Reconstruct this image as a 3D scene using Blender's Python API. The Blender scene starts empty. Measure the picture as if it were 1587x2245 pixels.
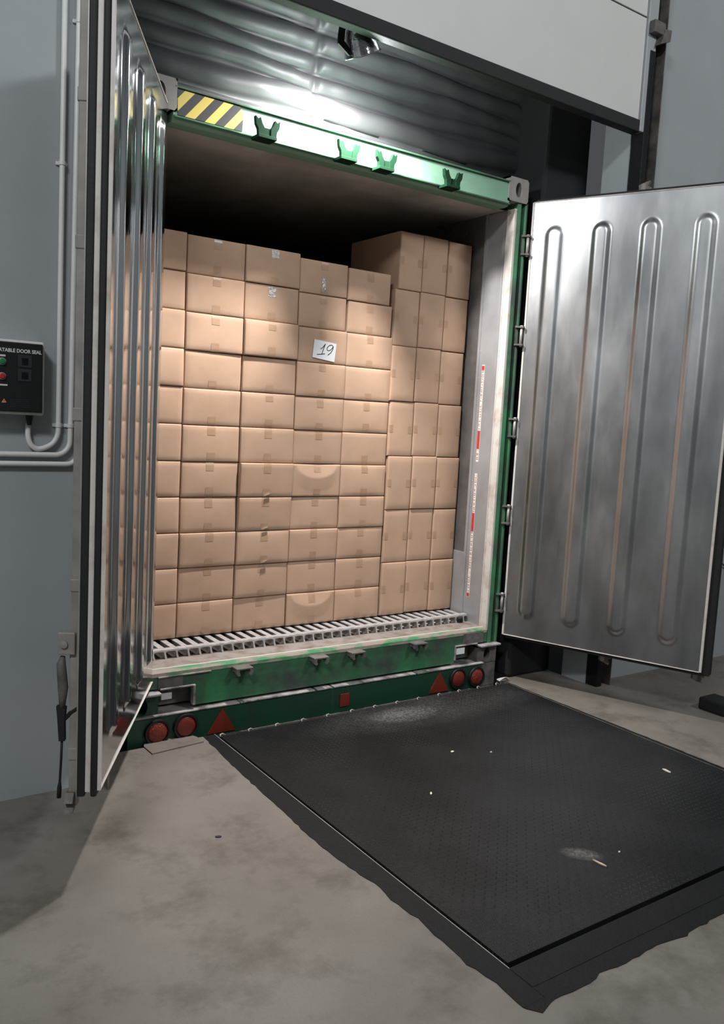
import bpy, bmesh, math, random
from mathutils import Vector, Matrix
random.seed(7)
R = math.radians
SC = bpy.context.scene
COL = SC.collection

# ------------------------------------------------------------------ camera
cam_d = bpy.data.cameras.new('camera')
cam = bpy.data.objects.new('camera', cam_d); COL.objects.link(cam)
yaw, pitch, roll = 6.09597497e-01, -1.10215390e-01, 5.33020934e-02
f = Vector((math.sin(yaw)*math.cos(pitch), math.cos(yaw)*math.cos(pitch), math.sin(pitch)))
r0 = Vector((math.cos(yaw), -math.sin(yaw), 0)); u0 = r0.cross(f)
rr = r0*math.cos(roll) + u0*math.sin(roll); uu = -r0*math.sin(roll) + u0*math.cos(roll)
M = Matrix((rr, uu, -f)).transposed().to_4x4(); M.translation = Vector((-2.5643, -3.8276, 1.6345))
cam.matrix_world = M
cam_d.sensor_fit = 'VERTICAL'; cam_d.sensor_height = 36; cam_d.lens = 36*1837.45/2245
cam_d.clip_start = 0.05
SC.camera = cam

# ------------------------------------------------------------------ world, lights, exposure
SC.view_settings.view_transform = 'Standard'; SC.view_settings.look = 'None'
SC.view_settings.exposure = 0.0; SC.view_settings.gamma = 1; SC.view_settings.use_curve_mapping = False
w = bpy.data.worlds.new('world'); SC.world = w; w.use_nodes = True
w.node_tree.nodes['Background'].inputs[0].default_value = (0.60, 0.64, 0.68, 1)
w.node_tree.nodes['Background'].inputs[1].default_value = 0.11

def light(name, kind, loc, energy, color, target=None, **kw):
    d = bpy.data.lights.new(name, kind); d.energy = energy; d.color = color
    for k, v in kw.items(): setattr(d, k, v)
    o = bpy.data.objects.new(name, d); COL.objects.link(o); o.location = loc
    if target is not None:
        o.rotation_euler = (Vector(target)-Vector(loc)).to_track_quat('-Z', 'Y').to_euler()
    return o
# ceiling lights of the hall
light('hall_light', 'AREA', (-5.4, -5.0, 6.3), 265, (0.92, 0.97, 1.0), (-3.6, -2.5, 1.5), shape='RECTANGLE', size=1.6, size_y=0.5)
light('hall_light', 'AREA', (2.8, -6.0, 6.3), 190, (0.95, 0.98, 1.0), (1.6, -3.0, 2.0), shape='RECTANGLE', size=1.6, size_y=0.5)
light('hall_light', 'AREA', (-1.0, -9.5, 6.0), 30, (0.95, 0.98, 1.0), (0.3, -1.0, 3.2), shape='RECTANGLE', size=2.0, size_y=0.6)

# ------------------------------------------------------------------ helpers
def tag(o, label=None, cat=None, group=None, kind=None):
    if label: o['label'] = label
    if cat: o['category'] = cat
    if group: o['group'] = group
    if kind: o['kind'] = kind
    return o

def thing(name, label, cat, loc=(0, 0, 0), group=None):
    o = bpy.data.objects.new(name, None); COL.objects.link(o); o.location = loc
    o.empty_display_size = 0.1
    return tag(o, label, cat, group)

ORG = {}
def org(o):
    v = Vector(o.location)
    return v + (org(o.parent) if o.parent else Vector((0, 0, 0)))

def obj(name, bm, mat, parent=None, smooth=False, origin=None):
    """link a bmesh built in world coordinates as one object"""
    bmesh.ops.recalc_face_normals(bm, faces=bm.faces)
    xs = [v.co for v in bm.verts]
    if origin is None:
        mn = [min(c[i] for c in xs) for i in range(3)]; mx = [max(c[i] for c in xs) for i in range(3)]
        origin = ((mn[0]+mx[0])/2, (mn[1]+mx[1])/2, mn[2])
    origin = Vector(origin)
    bmesh.ops.translate(bm, verts=bm.verts, vec=-origin)
    me = bpy.data.meshes.new(name); bm.to_mesh(me); bm.free()
    mats = mat if isinstance(mat, (list, tuple)) else [mat]
    for m in mats: me.materials.append(m)
    if smooth:
        for p in me.polygons: p.use_smooth = True
    o = bpy.data.objects.new(name, me); COL.objects.link(o)
    if parent is not None:
        o.parent = parent; o.location = origin - org(parent)
    else:
        o.location = origin
    return o

def structure(name, bm, mat, smooth=False):
    o = obj(name, bm, mat, None, smooth); o['kind'] = 'structure'; return o

ID = lambda p: p
def box(bm, lo, hi, bev=0.0, T=None, mi=0):
    v = [Vector((x, y, z)) for x in (lo[0], hi[0]) for y in (lo[1], hi[1]) for z in (lo[2], hi[2])]
    if bev > 0:
        t = bmesh.new()
        vs = [t.verts.new(p) for p in v]
        for q in ((0,1,3,2),(4,6,7,5),(0,4,5,1),(2,3,7,6),(0,2,6,4),(1,5,7,3)): t.faces.new([vs[i] for i in q])
        bmesh.ops.bevel(t, geom=t.edges[:], offset=bev, segments=2, affect='EDGES', profile=0.5)
        mp = {}
        for p in t.verts: mp[p] = bm.verts.new(Vector(T(p.co)) if T else p.co)
        for fc in t.faces:
            nf = bm.faces.new([mp[p] for p in fc.verts]); nf.material_index = mi
        t.free(); return
    vs = [bm.verts.new(Vector(T(p)) if T else p) for p in v]
    for q in ((0,1,3,2),(4,6,7,5),(0,4,5,1),(2,3,7,6),(0,2,6,4),(1,5,7,3)):
        bm.faces.new([vs[i] for i in q]).material_index = mi

def prism(bm, poly, a, b, axis='z', T=None, mi=0):
    """polygon (2-D points) extruded between a and b along axis"""
    def P(u, v, w):
        p = {'z': (u, v, w), 'x': (w, u, v), 'y': (u, w, v)}[axis]
        return Vector(T(p)) if T else Vector(p)
    A = [bm.verts.new(P(u, v, a)) for u, v in poly]; B = [bm.verts.new(P(u, v, b)) for u, v in poly]
    n = len(poly)
    bm.faces.new(A).material_index = mi; bm.faces.new(B[::-1]).material_index = mi
    for i in range(n):
        bm.faces.new([A[i], A[(i+1) % n], B[(i+1) % n], B[i]]).material_index = mi

def tube(bm, pts, rad, seg=10, T=None, cap=True):
    pts = [Vector(T(p)) if T else Vector(p) for p in pts]
    rings = []; prev = None
    for i, p in enumerate(pts):
        if i == 0: d = pts[1]-pts[0]
        elif i == len(pts)-1: d = pts[-1]-pts[-2]
        else: d = (pts[i+1]-p).normalized() + (p-pts[i-1]).normalized()
        d.normalize()
        if prev is None:
            a = d.orthogonal().normalized()
        else:
            a = (prev - d*prev.dot(d)).normalized()
        prev = a; b = d.cross(a)
        rd = rad[i] if isinstance(rad, (list, tuple)) else rad
        rings.append([bm.verts.new(p + (a*math.cos(2*math.pi*k/seg) + b*math.sin(2*math.pi*k/seg))*rd) for k in range(seg)])
    for i in range(len(rings)-1):
        for k in range(seg):
            bm.faces.new([rings[i][k], rings[i][(k+1) % seg], rings[i+1][(k+1) % seg], rings[i+1][k]])
    if cap:
        bm.faces.new(rings[0][::-1]); bm.faces.new(rings[-1])

def arc(c, r, a0, a1, n, plane='xz', y=0):
    out = []
    for i in range(n+1):
        a = R(a0 + (a1-a0)*i/n)
        out.append((c[0]+r*math.cos(a), y, c[1]+r*math.sin(a)))
    return out

def grid(bm, nu, nv, fn, mi=0, us=None, vs=None):
    us = us or [i/nu for i in range(nu+1)]; vs = vs or [j/nv for j in range(nv+1)]
    V = [[bm.verts.new(Vector(fn(u, v))) for v in vs] for u in us]
    for i in range(len(us)-1):
        for j in range(len(vs)-1):
            bm.faces.new([V[i][j], V[i+1][j], V[i+1][j+1], V[i][j+1]]).material_index = mi
    return V

def lathe(bm, prof, centre, axis, seg=28):
    """prof: list of (radius, height along axis)"""
    ax = Vector(axis).normalized(); a = ax.orthogonal().normalized(); b = ax.cross(a); c = Vector(centre)
    rings = [[bm.verts.new(c + ax*h + (a*math.cos(2*math.pi*k/seg)+b*math.sin(2*math.pi*k/seg))*max(r, 1e-4)) for k in range(seg)] for r, h in prof]
    for i in range(len(rings)-1):
        for k in range(seg):
            bm.faces.new([rings[i][k], rings[i][(k+1) % seg], rings[i+1][(k+1) % seg], rings[i+1][k]])

# ------------------------------------------------------------------ materials
def mat(name, col, rough=0.6, metal=0.0, var=0.0, scale=4.0, col2=None, lo=0.35, hi=0.65, bump=0.0, bscale=60.0,
        rvar=0.0, stretch=(1, 1, 1), spec=None, detail=6, coord='Object'):
    m = bpy.data.materials.new(name); m.use_nodes = True
    nt = m.node_tree; b = nt.nodes['Principled BSDF']; L = nt.links.new
    b.inputs['Roughness'].default_value = rough; b.inputs['Metallic'].default_value = metal
    if spec is not None: b.inputs['Specular IOR Level'].default_value = spec
    b.inputs['Base Color'].default_value = (*col, 1)
    geo = nt.nodes.new('ShaderNodeNewGeometry')      # world position, so that repeats differ
    mp = nt.nodes.new('ShaderNodeMapping'); mp.inputs['Scale'].default_value = stretch
    L(geo.outputs['Position'], mp.inputs['Vector'])
    if col2 or var or rvar:
        n = nt.nodes.new('ShaderNodeTexNoise'); n.inputs['Scale'].default_value = scale; n.inputs['Detail'].default_value = detail
        n.inputs['Roughness'].default_value = 0.6
        L(mp.outputs['Vector'], n.inputs['Vector'])
        c = nt.nodes.new('ShaderNodeValToRGB')
        c.color_ramp.elements[0].position = lo; c.color_ramp.elements[1].position = hi
        if col2 is None: col2 = tuple(x*(1-var) for x in col)
        c.color_ramp.elements[0].color = (*col2, 1); c.color_ramp.elements[1].color = (*col, 1)
        L(n.outputs['Fac'], c.inputs['Fac']); L(c.outputs['Color'], b.inputs['Base Color'])
        if rvar:
            mr = nt.nodes.new('ShaderNodeMapRange'); mr.inputs['From Min'].default_value = 0.3; mr.inputs['From Max'].default_value = 0.7
            mr.inputs['To Min'].default_value = max(rough-rvar, 0.03); mr.inputs['To Max'].default_value = rough+rvar
            L(n.outputs['Fac'], mr.inputs['Value']); L(mr.outputs['Result'], b.inputs['Roughness'])
    if bump:
        n2 = nt.nodes.new('ShaderNodeTexNoise'); n2.inputs['Scale'].default_value = bscale; n2.inputs['Detail'].default_value = 4
        L(mp.outputs['Vector'], n2.inputs['Vector'])
        bp = nt.nodes.new('ShaderNodeBump'); bp.inputs['Strength'].default_value = bump; bp.inputs['Distance'].default_value = 0.01
        L(n2.outputs['Fac'], bp.inputs['Height']); L(bp.outputs['Normal'], b.inputs['Normal'])
    return m

M_card = mat('cardboard', (0.468, 0.308, 0.212), 0.75, var=0.10, scale=5, bump=0.12, bscale=9, spec=0.25)
M_cardd = mat('cardboard_edge', (0.40, 0.25, 0.155), 0.85)
M_tape = mat('brown_packing_tape', (0.40, 0.255, 0.165), 0.30, var=0.1, scale=30)
M_tapes = mat('clear_packing_tape', (0.62, 0.58, 0.53), 0.16, metal=0.35, var=0.5, scale=60, bump=0.6, bscale=90)
M_paper = mat('white_paper', (0.66, 0.67, 0.67), 0.8)
M_ink = mat('black_ink', (0.012, 0.012, 0.016), 0.6)
M_wall = mat('grey_wall_panel', (0.36, 0.385, 0.395), 0.42, var=0.07, scale=2.2, bump=0.04, bscale=260)
M_panel = mat('white_grey_door_panel', (0.64, 0.63, 0.605), 0.5, var=0.04, scale=3, bump=0.05, bscale=200)
M_rub = mat('black_rubber', (0.007, 0.007, 0.007), 0.7, var=0.3, scale=14, bump=0.1, bscale=70)
M_blk = mat('black_plastic', (0.007, 0.007, 0.0075), 0.5)
M_blkm = mat('black_paint', (0.007, 0.0072, 0.008), 0.6, spec=0.25, var=0.3, scale=9, bump=0.2, bscale=80)
M_white = mat('white_plastic', (0.66, 0.66, 0.65), 0.4)
M_trim = mat('white_trim', (0.60, 0.56, 0.52), 0.5, col2=(0.44, 0.36, 0.29), scale=7, lo=0.30, hi=0.48)
M_green = mat('green_paint', (0.040, 0.20, 0.082), 0.45, col2=(0.060, 0.080, 0.065), scale=3.6, lo=0.40, hi=0.64, rvar=0.1, bump=0.15, bscale=25)
M_greeng = mat('glare_green_paint', (0.20, 0.37, 0.26), 0.4, var=0.15, scale=5)  # header green lightened: the lamp's glare is put into the colour
M_greenk = mat('dark_green_casting', (0.006, 0.030, 0.014), 0.85, spec=0.1)
M_greend = mat('dark_green_paint', (0.010, 0.055, 0.028), 0.45, col2=(0.02, 0.035, 0.027), scale=3.0, lo=0.3, hi=0.5)
M_greens = mat('scraped_green_paint', (0.05, 0.22, 0.09), 0.45, col2=(0.30, 0.24, 0.20), scale=7, lo=0.45, hi=0.58, stretch=(1, 3, 3))
M_dirty = mat('dirty_grey_steel', (0.17, 0.155, 0.14), 0.6, col2=(0.07, 0.065, 0.06), scale=9, bump=0.25, bscale=60)
M_ledge = mat('scuffed_grey_ledge', (0.36, 0.34, 0.32), 0.6, col2=(0.10, 0.09, 0.085), scale=8, lo=0.38, hi=0.58, bump=0.2, bscale=60)
M_sill = mat('worn_threshold_steel', (0.27, 0.235, 0.21), 0.6, col2=(0.17, 0.12, 0.09), scale=11, lo=0.32, hi=0.55, bump=0.3, bscale=70)
M_alu = mat('worn_aluminium', (0.62, 0.60, 0.585), 0.38, metal=0.35, var=0.28, scale=30, bump=0.3, bscale=60)
M_liner = mat('brushed_liner_steel', (0.40, 0.40, 0.405), 0.42, metal=0.35, var=0.25, scale=2.5, rvar=0.08)
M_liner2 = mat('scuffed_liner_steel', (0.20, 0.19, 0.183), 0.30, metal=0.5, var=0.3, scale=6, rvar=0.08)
M_inox = mat('polished_steel_door_skin', (0.68, 0.69, 0.70), 0.14, metal=1.0, var=0.14, scale=2.2, rvar=0.06, stretch=(1, 1, 0.5), bump=0.035, bscale=7)
M_inoxr = mat('dull_steel_door_skin', (0.52, 0.52, 0.525), 0.36, metal=1.0, var=0.22, scale=3.0, rvar=0.08, stretch=(1, 1, 0.35), bump=0.04, bscale=6)
M_galv = mat('galvanised_steel', (0.40, 0.38, 0.355), 0.5, metal=0.35, var=0.25, scale=12)
M_outer = mat('grey_brown_door_rod', (0.30, 0.275, 0.25), 0.55, var=0.3, scale=8)
M_conduit = mat('light_grey_conduit', (0.72, 0.71, 0.68), 0.45, var=0.08, scale=9)
M_ceil = mat('container_ceiling', (0.46, 0.44, 0.40), 0.6, var=0.35, scale=3, bump=0.1, bscale=9)
M_bag = mat('grey_seal_fabric', (0.065, 0.067, 0.070), 0.5, var=0.12, scale=6, bump=0.25, bscale=16, stretch=(0.35, 1, 1))
M_seal = mat('black_seal_fabric', (0.010, 0.010, 0.011), 0.9)
M_foil = mat('silver_lamp_housing', (0.75, 0.76, 0.78), 0.18, metal=1.0, bump=0.5, bscale=22)
M_red = mat('red_lamp_lens', (0.27, 0.040, 0.020), 0.25, col2=(0.14, 0.018, 0.012), scale=60, bump=0.5, bscale=140)
M_redd = mat('dark_red_reflector', (0.17, 0.024, 0.014), 0.35)
M_redb = mat('red_sticker', (0.52, 0.03, 0.03), 0.4)
M_orange = mat('orange_print', (0.45, 0.20, 0.10), 0.6)
M_sticker = mat('white_sticker', (0.70, 0.66, 0.62), 0.5)
M_btng = mat('green_button_cap', (0.02, 0.20, 0.07), 0.3)
M_btnr = mat('red_button_cap', (0.45, 0.035, 0.02), 0.3)
M_scr = mat('dark_display', (0.006, 0.008, 0.009), 0.08)
M_scrf = mat('display_frame', (0.035, 0.038, 0.042), 0.3)
M_tri = mat('orange_warning_print', (0.75, 0.30, 0.12), 0.5)
M_wood = mat('pale_wood', (0.62, 0.47, 0.36), 0.7)
M_chip = mat('pale_chip', (0.66, 0.60, 0.52), 0.7)
M_soot = mat('dark_scrap', (0.03, 0.028, 0.026), 0.7)
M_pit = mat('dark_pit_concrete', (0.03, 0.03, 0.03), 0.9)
M_conc2 = mat('chipped_concrete', (0.42, 0.39, 0.36), 0.8, var=0.3, scale=14, bump=0.4, bscale=40)

def concrete():
    m = bpy.data.materials.new('polished_concrete'); m.use_nodes = True
    nt = m.node_tree; b = nt.nodes['Principled BSDF']; L = nt.links.new
    geo = nt.nodes.new('ShaderNodeNewGeometry')
    def noise(s, d=6, r=0.6):
        n = nt.nodes.new('ShaderNodeTexNoise'); n.inputs['Scale'].default_value = s; n.inputs['Detail'].default_value = d
        n.inputs['Roughness'].default_value = r; L(geo.outputs['Position'], n.inputs['Vector']); return n
    def ramp(n, p0, p1, c0, c1):
        c = nt.nodes.new('ShaderNodeValToRGB'); c.color_ramp.elements[0].position = p0; c.color_ramp.elements[1].position = p1
        c.color_ramp.elements[0].color = (*c0, 1); c.color_ramp.elements[1].color = (*c1, 1); L(n.outputs['Fac'], c.inputs['Fac']); return c
    def mul(a, bb, fac=1.0):
        x = nt.nodes.new('ShaderNodeMix'); x.data_type = 'RGBA'; x.blend_type = 'MULTIPLY'; x.inputs[0].default_value = fac
        L(a.outputs[0] if a.bl_idname != 'ShaderNodeMix' else a.outputs[2], x.inputs[6]); L(bb.outputs[0], x.inputs[7]); return x
    base = ramp(noise(1.7), 0.35, 0.68, (0.160, 0.140, 0.120), (0.215, 0.192, 0.168))
    st = ramp(noise(3.1, 8, 0.7), 0.36, 0.50, (0.66, 0.65, 0.62), (1, 1, 1))
    sp = ramp(noise(160, 2), 0.30, 0.42, (0.86, 0.85, 0.84), (1, 1, 1))
    x = mul(mul(base, st), sp)
    L(x.outputs[2], b.inputs['Base Color'])
    rg = nt.nodes.new('ShaderNodeMapRange'); rg.inputs['To Min'].default_value = 0.34; rg.inputs['To Max'].default_value = 0.62
    L(noise(4.0).outputs['Fac'], rg.inputs['Value']); L(rg.outputs['Result'], b.inputs['Roughness'])
    bp = nt.nodes.new('ShaderNodeBump'); bp.inputs['Strength'].default_value = 0.08; bp.inputs['Distance'].default_value = 0.01
    L(noise(70).outputs['Fac'], bp.inputs['Height']); L(bp.outputs['Normal'], b.inputs['Normal'])
    return m
M_conc = concrete()

def treadplate():
    """black painted five-bar style plate: small teardrops in a staggered grid, alternately turned"""
    m = bpy.data.materials.new('black_tread_plate'); m.use_nodes = True
    nt = m.node_tree; b = nt.nodes['Principled BSDF']; L = nt.links.new
    def math_(op, a, c=None, d=None):
        n = nt.nodes.new('ShaderNodeMath'); n.operation = op
        for i, v in enumerate((a, c, d)):
            if v is None: continue
            if isinstance(v, (int, float)): n.inputs[i].default_value = v
            else: L(v, n.inputs[i])
        return n.outputs[0]
    geo = nt.nodes.new('ShaderNodeNewGeometry'); sp = nt.nodes.new('ShaderNodeSeparateXYZ'); L(geo.outputs['Position'], sp.inputs[0])
    P = 0.026
    sx = math_('DIVIDE', sp.outputs[0], P); sy = math_('DIVIDE', sp.outputs[1], P)
    ix = math_('FLOOR', sx); iy = math_('FLOOR', sy)
    fx = math_('SUBTRACT', math_('SUBTRACT', sx, ix), 0.5); fy = math_('SUBTRACT', math_('SUBTRACT', sy, iy), 0.5)
    par = math_('MODULO', math_('ABSOLUTE', math_('ADD', ix, iy)), 2.0)
    a = math_('ADD', fx, fy); c = math_('SUBTRACT', fx, fy)
    e1 = math_('ADD', math_('POWER', math_('MULTIPLY', a, 1.25), 2.0), math_('POWER', math_('MULTIPLY', c, 4.2), 2.0))
    e2 = math_('ADD', math_('POWER', math_('MULTIPLY', c, 1.25), 2.0), math_('POWER', math_('MULTIPLY', a, 4.2), 2.0))
    e = math_('ADD', math_('MULTIPLY', e1, par), math_('MULTIPLY', e2, math_('SUBTRACT', 1.0, par)))
    h = math_('MAXIMUM', math_('SUBTRACT', 1.0, math_('DIVIDE', e, 0.45)), 0.0)
    h = math_('MINIMUM', h, 0.6)
    n = nt.nodes.new('ShaderNodeTexNoise'); n.inputs['Scale'].default_value = 2.5; n.inputs['Detail'].default_value = 8; L(geo.outputs['Position'], n.inputs['Vector'])
    n3 = nt.nodes.new('ShaderNodeTexNoise'); n3.inputs['Scale'].default_value = 90; L(geo.outputs['Position'], n3.inputs['Vector'])
    cr = nt.nodes.new('ShaderNodeValToRGB'); cr.color_ramp.elements[0].position = 0.38; cr.color_ramp.elements[1].position = 0.72
    cr.color_ramp.elements[0].color = (0.0045, 0.0046, 0.005, 1); cr.color_ramp.elements[1].color = (0.013, 0.013, 0.014, 1)
    L(n.outputs['Fac'], cr.inputs['Fac'])
    # dusty worn patches: near the threshold and a smear in the middle of the plate
    def patch(cx, cy, rx, ry, ang=0):
        ca, sa = math.cos(ang), math.sin(ang)
        dx = math_('SUBTRACT', sp.outputs[0], cx); dy = math_('SUBTRACT', sp.outputs[1], cy)
        u = math_('DIVIDE', math_('ADD', math_('MULTIPLY', dx, ca), math_('MULTIPLY', dy, sa)), rx)
        v = math_('DIVIDE', math_('SUBTRACT', math_('MULTIPLY', dy, ca), math_('MULTIPLY', dx, sa)), ry)
        q = math_('SUBTRACT', 1.0, math_('ADD', math_('POWER', u, 2.0), math_('POWER', v, 2.0)))
        return math_('MAXIMUM', q, 0.0)
    pt = math_('ADD', math_('MULTIPLY', patch(0.28, -0.27, 0.24, 0.12), 0.7), math_('MULTIPLY', patch(-0.04, -1.82, 0.09, 0.05, -0.8), 1.0))
    pt = math_('ADD', pt, math_('MULTIPLY', patch(0.5, -0.28, 0.9, 0.22), 0.25))
    pt = math_('MULTIPLY', pt, math_('MULTIPLY', math_('POWER', n3.outputs['Fac'], 2.0), math_('MULTIPLY', n.outputs['Fac'], 1.6)))
    mx = nt.nodes.new('ShaderNodeMix'); mx.data_type = 'RGBA'; L(pt, mx.inputs[0]); L(cr.outputs[0], mx.inputs[6]); mx.inputs[7].default_value = (0.42, 0.40, 0.38, 1)
    wn = nt.nodes.new('ShaderNodeTexNoise'); wn.inputs['Scale'].default_value = 1.6; wn.inputs['Detail'].default_value = 3; L(geo.outputs['Position'], wn.inputs['Vector'])
    worn = math_('MULTIPLY', math_('MULTIPLY', h, h), math_('MAXIMUM', math_('SUBTRACT', math_('MULTIPLY', wn.outputs['Fac'], 1.6), 0.62), 0.0))
    m2 = nt.nodes.new('ShaderNodeMix'); m2.data_type = 'RGBA'; L(worn, m2.inputs[0]); L(mx.outputs[2], m2.inputs[6]); m2.inputs[7].default_value = (0.24, 0.24, 0.25, 1)
    L(m2.outputs[2], b.inputs['Base Color'])
    b.inputs['Roughness'].default_value = 0.5; b.inputs['Specular IOR Level'].default_value = 0.25
    bp = nt.nodes.new('ShaderNodeBump'); bp.inputs['Strength'].default_value = 1.0; bp.inputs['Distance'].default_value = 0.0045
    hh = math_('ADD', h, math_('MULTIPLY', n3.outputs['Fac'], 0.35))
    L(hh, bp.inputs['Height']); L(bp.outputs['Normal'], b.inputs['Normal'])
    return m
M_tread = treadplate()

def hazard():
    m = bpy.data.materials.new('hazard_stripes'); m.use_nodes = True
    nt = m.node_tree; b = nt.nodes['Principled BSDF']; L = nt.links.new
    geo = nt.nodes.new('ShaderNodeNewGeometry'); sp = nt.nodes.new('ShaderNodeSeparateXYZ'); L(geo.outputs['Position'], sp.inputs[0])
    def math_(op, a, c):
        n = nt.nodes.new('ShaderNodeMath'); n.operation = op
        for i, v in enumerate((a, c)):
            if isinstance(v, (int, float)): n.inputs[i].default_value = v
            else: L(v, n.inputs[i])
        return n.outputs[0]
    s = math_('SUBTRACT', sp.outputs[0], math_('MULTIPLY', sp.outputs[2], 0.85))
    fr = math_('FRACT', math_('DIVIDE', math_('ADD', s, 10.0), 0.098), 0.0)
    st = math_('GREATER_THAN', fr, 0.5)
    mx = nt.nodes.new('ShaderNodeMix'); mx.data_type = 'RGBA'; L(st, mx.inputs[0])
    mx.inputs[6].default_value = (0.68, 0.52, 0.10, 1); mx.inputs[7].default_value = (0.02, 0.02, 0.02, 1)
    L(mx.outputs[2], b.inputs['Base Color']); b.inputs['Roughness'].default_value = 0.45
    return m
M_haz = hazard()

# ------------------------------------------------------------------ setting
# floor with the pit of the dock leveller cut out of it
bm = bmesh.new()
X0, X1, Y0, EDGE = -0.776, 1.250, -2.175, -0.060
for lo, hi in (((-7, -11, -0.25), (X0, -0.33, 0)), ((X1, -11, -0.25), (7, -0.33, 0)), ((X0, -11, -0.25), (X1, Y0, 0)),
               ((-1.43, -0.33, -0.25), (X0, EDGE, 0)), ((X1, -0.33, -0.25), (1.72, 0.0, 0))):
    box(bm, lo, hi)
structure('floor', bm, M_conc)
bm = bmesh.new()
box(bm, (-7, -0.33, 0), (-1.43, -0.13, 7)); structure('wall_left', bm, M_wall)
bm = bmesh.new()
box(bm, (1.72, -0.33, 0), (7, -0.13, 7)); structure('wall_right', bm, M_wall)
bm = bmesh.new()
box(bm, (-1.43, -0.33, 3.95), (1.72, -0.13, 7)); structure('wall_top', bm, M_wall)
bm = bmesh.new()
box(bm, (-7, -11.2, 0), (7, -11.0, 7)); structure('wall_back', bm, M_wall)
bm = bmesh.new()
box(bm, (-7.2, -11, 0), (-7.0, -0.13, 7)); structure('wall_far_left', bm, M_wall)
bm = bmesh.new()
box(bm, (7.0, -11, 0), (7.2, -0.13, 7)); structure('wall_far_right', bm, M_wall)
bm = bmesh.new()
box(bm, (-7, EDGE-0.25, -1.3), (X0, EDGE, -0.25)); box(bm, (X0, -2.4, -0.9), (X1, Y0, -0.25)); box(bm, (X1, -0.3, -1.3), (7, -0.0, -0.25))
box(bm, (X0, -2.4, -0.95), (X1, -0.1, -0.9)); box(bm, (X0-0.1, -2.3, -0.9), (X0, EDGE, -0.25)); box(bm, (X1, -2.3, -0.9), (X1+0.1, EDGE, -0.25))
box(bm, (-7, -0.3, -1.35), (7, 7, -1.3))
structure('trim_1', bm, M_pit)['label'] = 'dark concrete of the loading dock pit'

# ------------------------------------------------------------------ overhead sectional door
D = thing('overhead_door', 'raised pale grey sectional overhead door above the container', 'door', (0.1, -0.40, 3.42))
bm = bmesh.new(); box(bm, (-1.43, -0.40, 3.495), (1.69, -0.355, 4.072), 0.004); obj('door_section', bm, M_panel, D)
bm = bmesh.new(); box(bm, (-1.43, -0.40, 4.080), (1.69, -0.355, 4.70), 0.004); obj('door_section', bm, M_panel, D)
bm = bmesh.new(); box(bm, (-1.43, -0.392, 4.070), (1.69, -0.36, 4.082)); obj('section_joint', bm, M_rub, D)
bm = bmesh.new(); box(bm, (-1.43, -0.41, 3.425), (1.70, -0.345, 3.497), 0.006); obj('bottom_seal', bm, M_rub, D)
bm = bmesh.new(); box(bm, (1.69, -0.415, 3.43), (1.775, -0.36, 4.70), 0.004); obj('end_stile', bm, M_wall, D)
bm = bmesh.new(); box(bm, (1.70, -0.455, 3.985), (1.80, -0.40, 4.055), 0.004); prism(bm, [(1.76, 3.93), (1.845, 3.965), (1.85, 4.03), (1.79, 4.02)], -0.46, -0.39, 'y')
obj('roller_bracket', bm, M_dirty, D)
for s, xa, xb, zl in ((1, 1.775, 1.850, 0.0), (-1, -1.50, -1.435, 0.0)):
    bm = bmesh.new()
    t = 0.006
    box(bm, (xa, -0.40, zl), (xa+t, -0.33, 4.9)); box(bm, (xb-t, -0.43, zl), (xb, -0.33, 4.9)); box(bm, (xa, -0.335, zl), (xb, -0.33, 4.9))
    tr = obj('door_track', bm, M_dirty)
    tag(tr, 'dark steel guide track of the overhead door, %s' % ('right of the opening' if s > 0 else 'left side behind the open container door'), 'track', 'overhead door tracks')
bm = bmesh.new()
box(bm, (1.725, -0.42, 0.0), (1.775, -0.33, 3.9), 0.004)
tag(obj('track_post', bm, M_blkm), 'black steel post standing on the floor below the right container door', 'post')

# ------------------------------------------------------------------ dock seal
bm = bmesh.new()
ZB = [3.056, 3.185, 3.225, 3.360, 3.459, 3.560, 3.675, 3.80, 3.95, 4.12]
def bag(u, v):
    x = -1.43 + 3.15*u
    k = v*(len(ZB)-1); i = min(int(k), len(ZB)-2); t = k-i
    z0, z1 = ZB[i], ZB[i+1]; z = z0 + (z1-z0)*t
    sag = 0.010*math.sin(3.1*x+1.3*i) + 0.006*math.sin(7.7*x+2.1*i)
    bulge = math.sin(math.pi*t)**0.55*(z1-z0)*0.42
    pinch = 0.030*math.exp(-((x+0.17-0.012*math.sin(9*z))/0.018)**2)*math.sin(math.pi*t)**0.5
    wr = 0.0035*math.sin(41*x+3*i+8*z)*math.exp(-((x+0.17)/0.22)**2) + 0.0018*math.sin(23*x+5*i+19*z)
    w_ = 1 if v > 0.02 else 0
    return (x, 0.27 - bulge + pinch + wr + (z-3.09)*0.0, z + sag*w_)
grid(bm, 230, (len(ZB)-1)*12, bag)
grid(bm, 1, 1, lambda u, v: (-1.43+3.15*u, 0.27+0.3*v, 4.12))
tag(obj('dock_cushion', bm, M_bag, smooth=True), 'grey inflated fabric seal cushion in horizontal folds above the container header', 'seal')
for xa, xb, lab in ((1.33, 1.72, 'black fabric dock seal in the gap right of the container'), (-1.43, -1.29, 'black fabric dock seal in the gap left of the container')):
    bm = bmesh.new(); box(bm, (xa, -0.02 if xa > 0 else 0.0, 0.0 if xa > 0 else -0.2), (xb, 0.35, 3.95), 0.02)
    tag(obj('side_seal', bm, M_seal), lab, 'seal', 'side dock seals')

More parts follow.
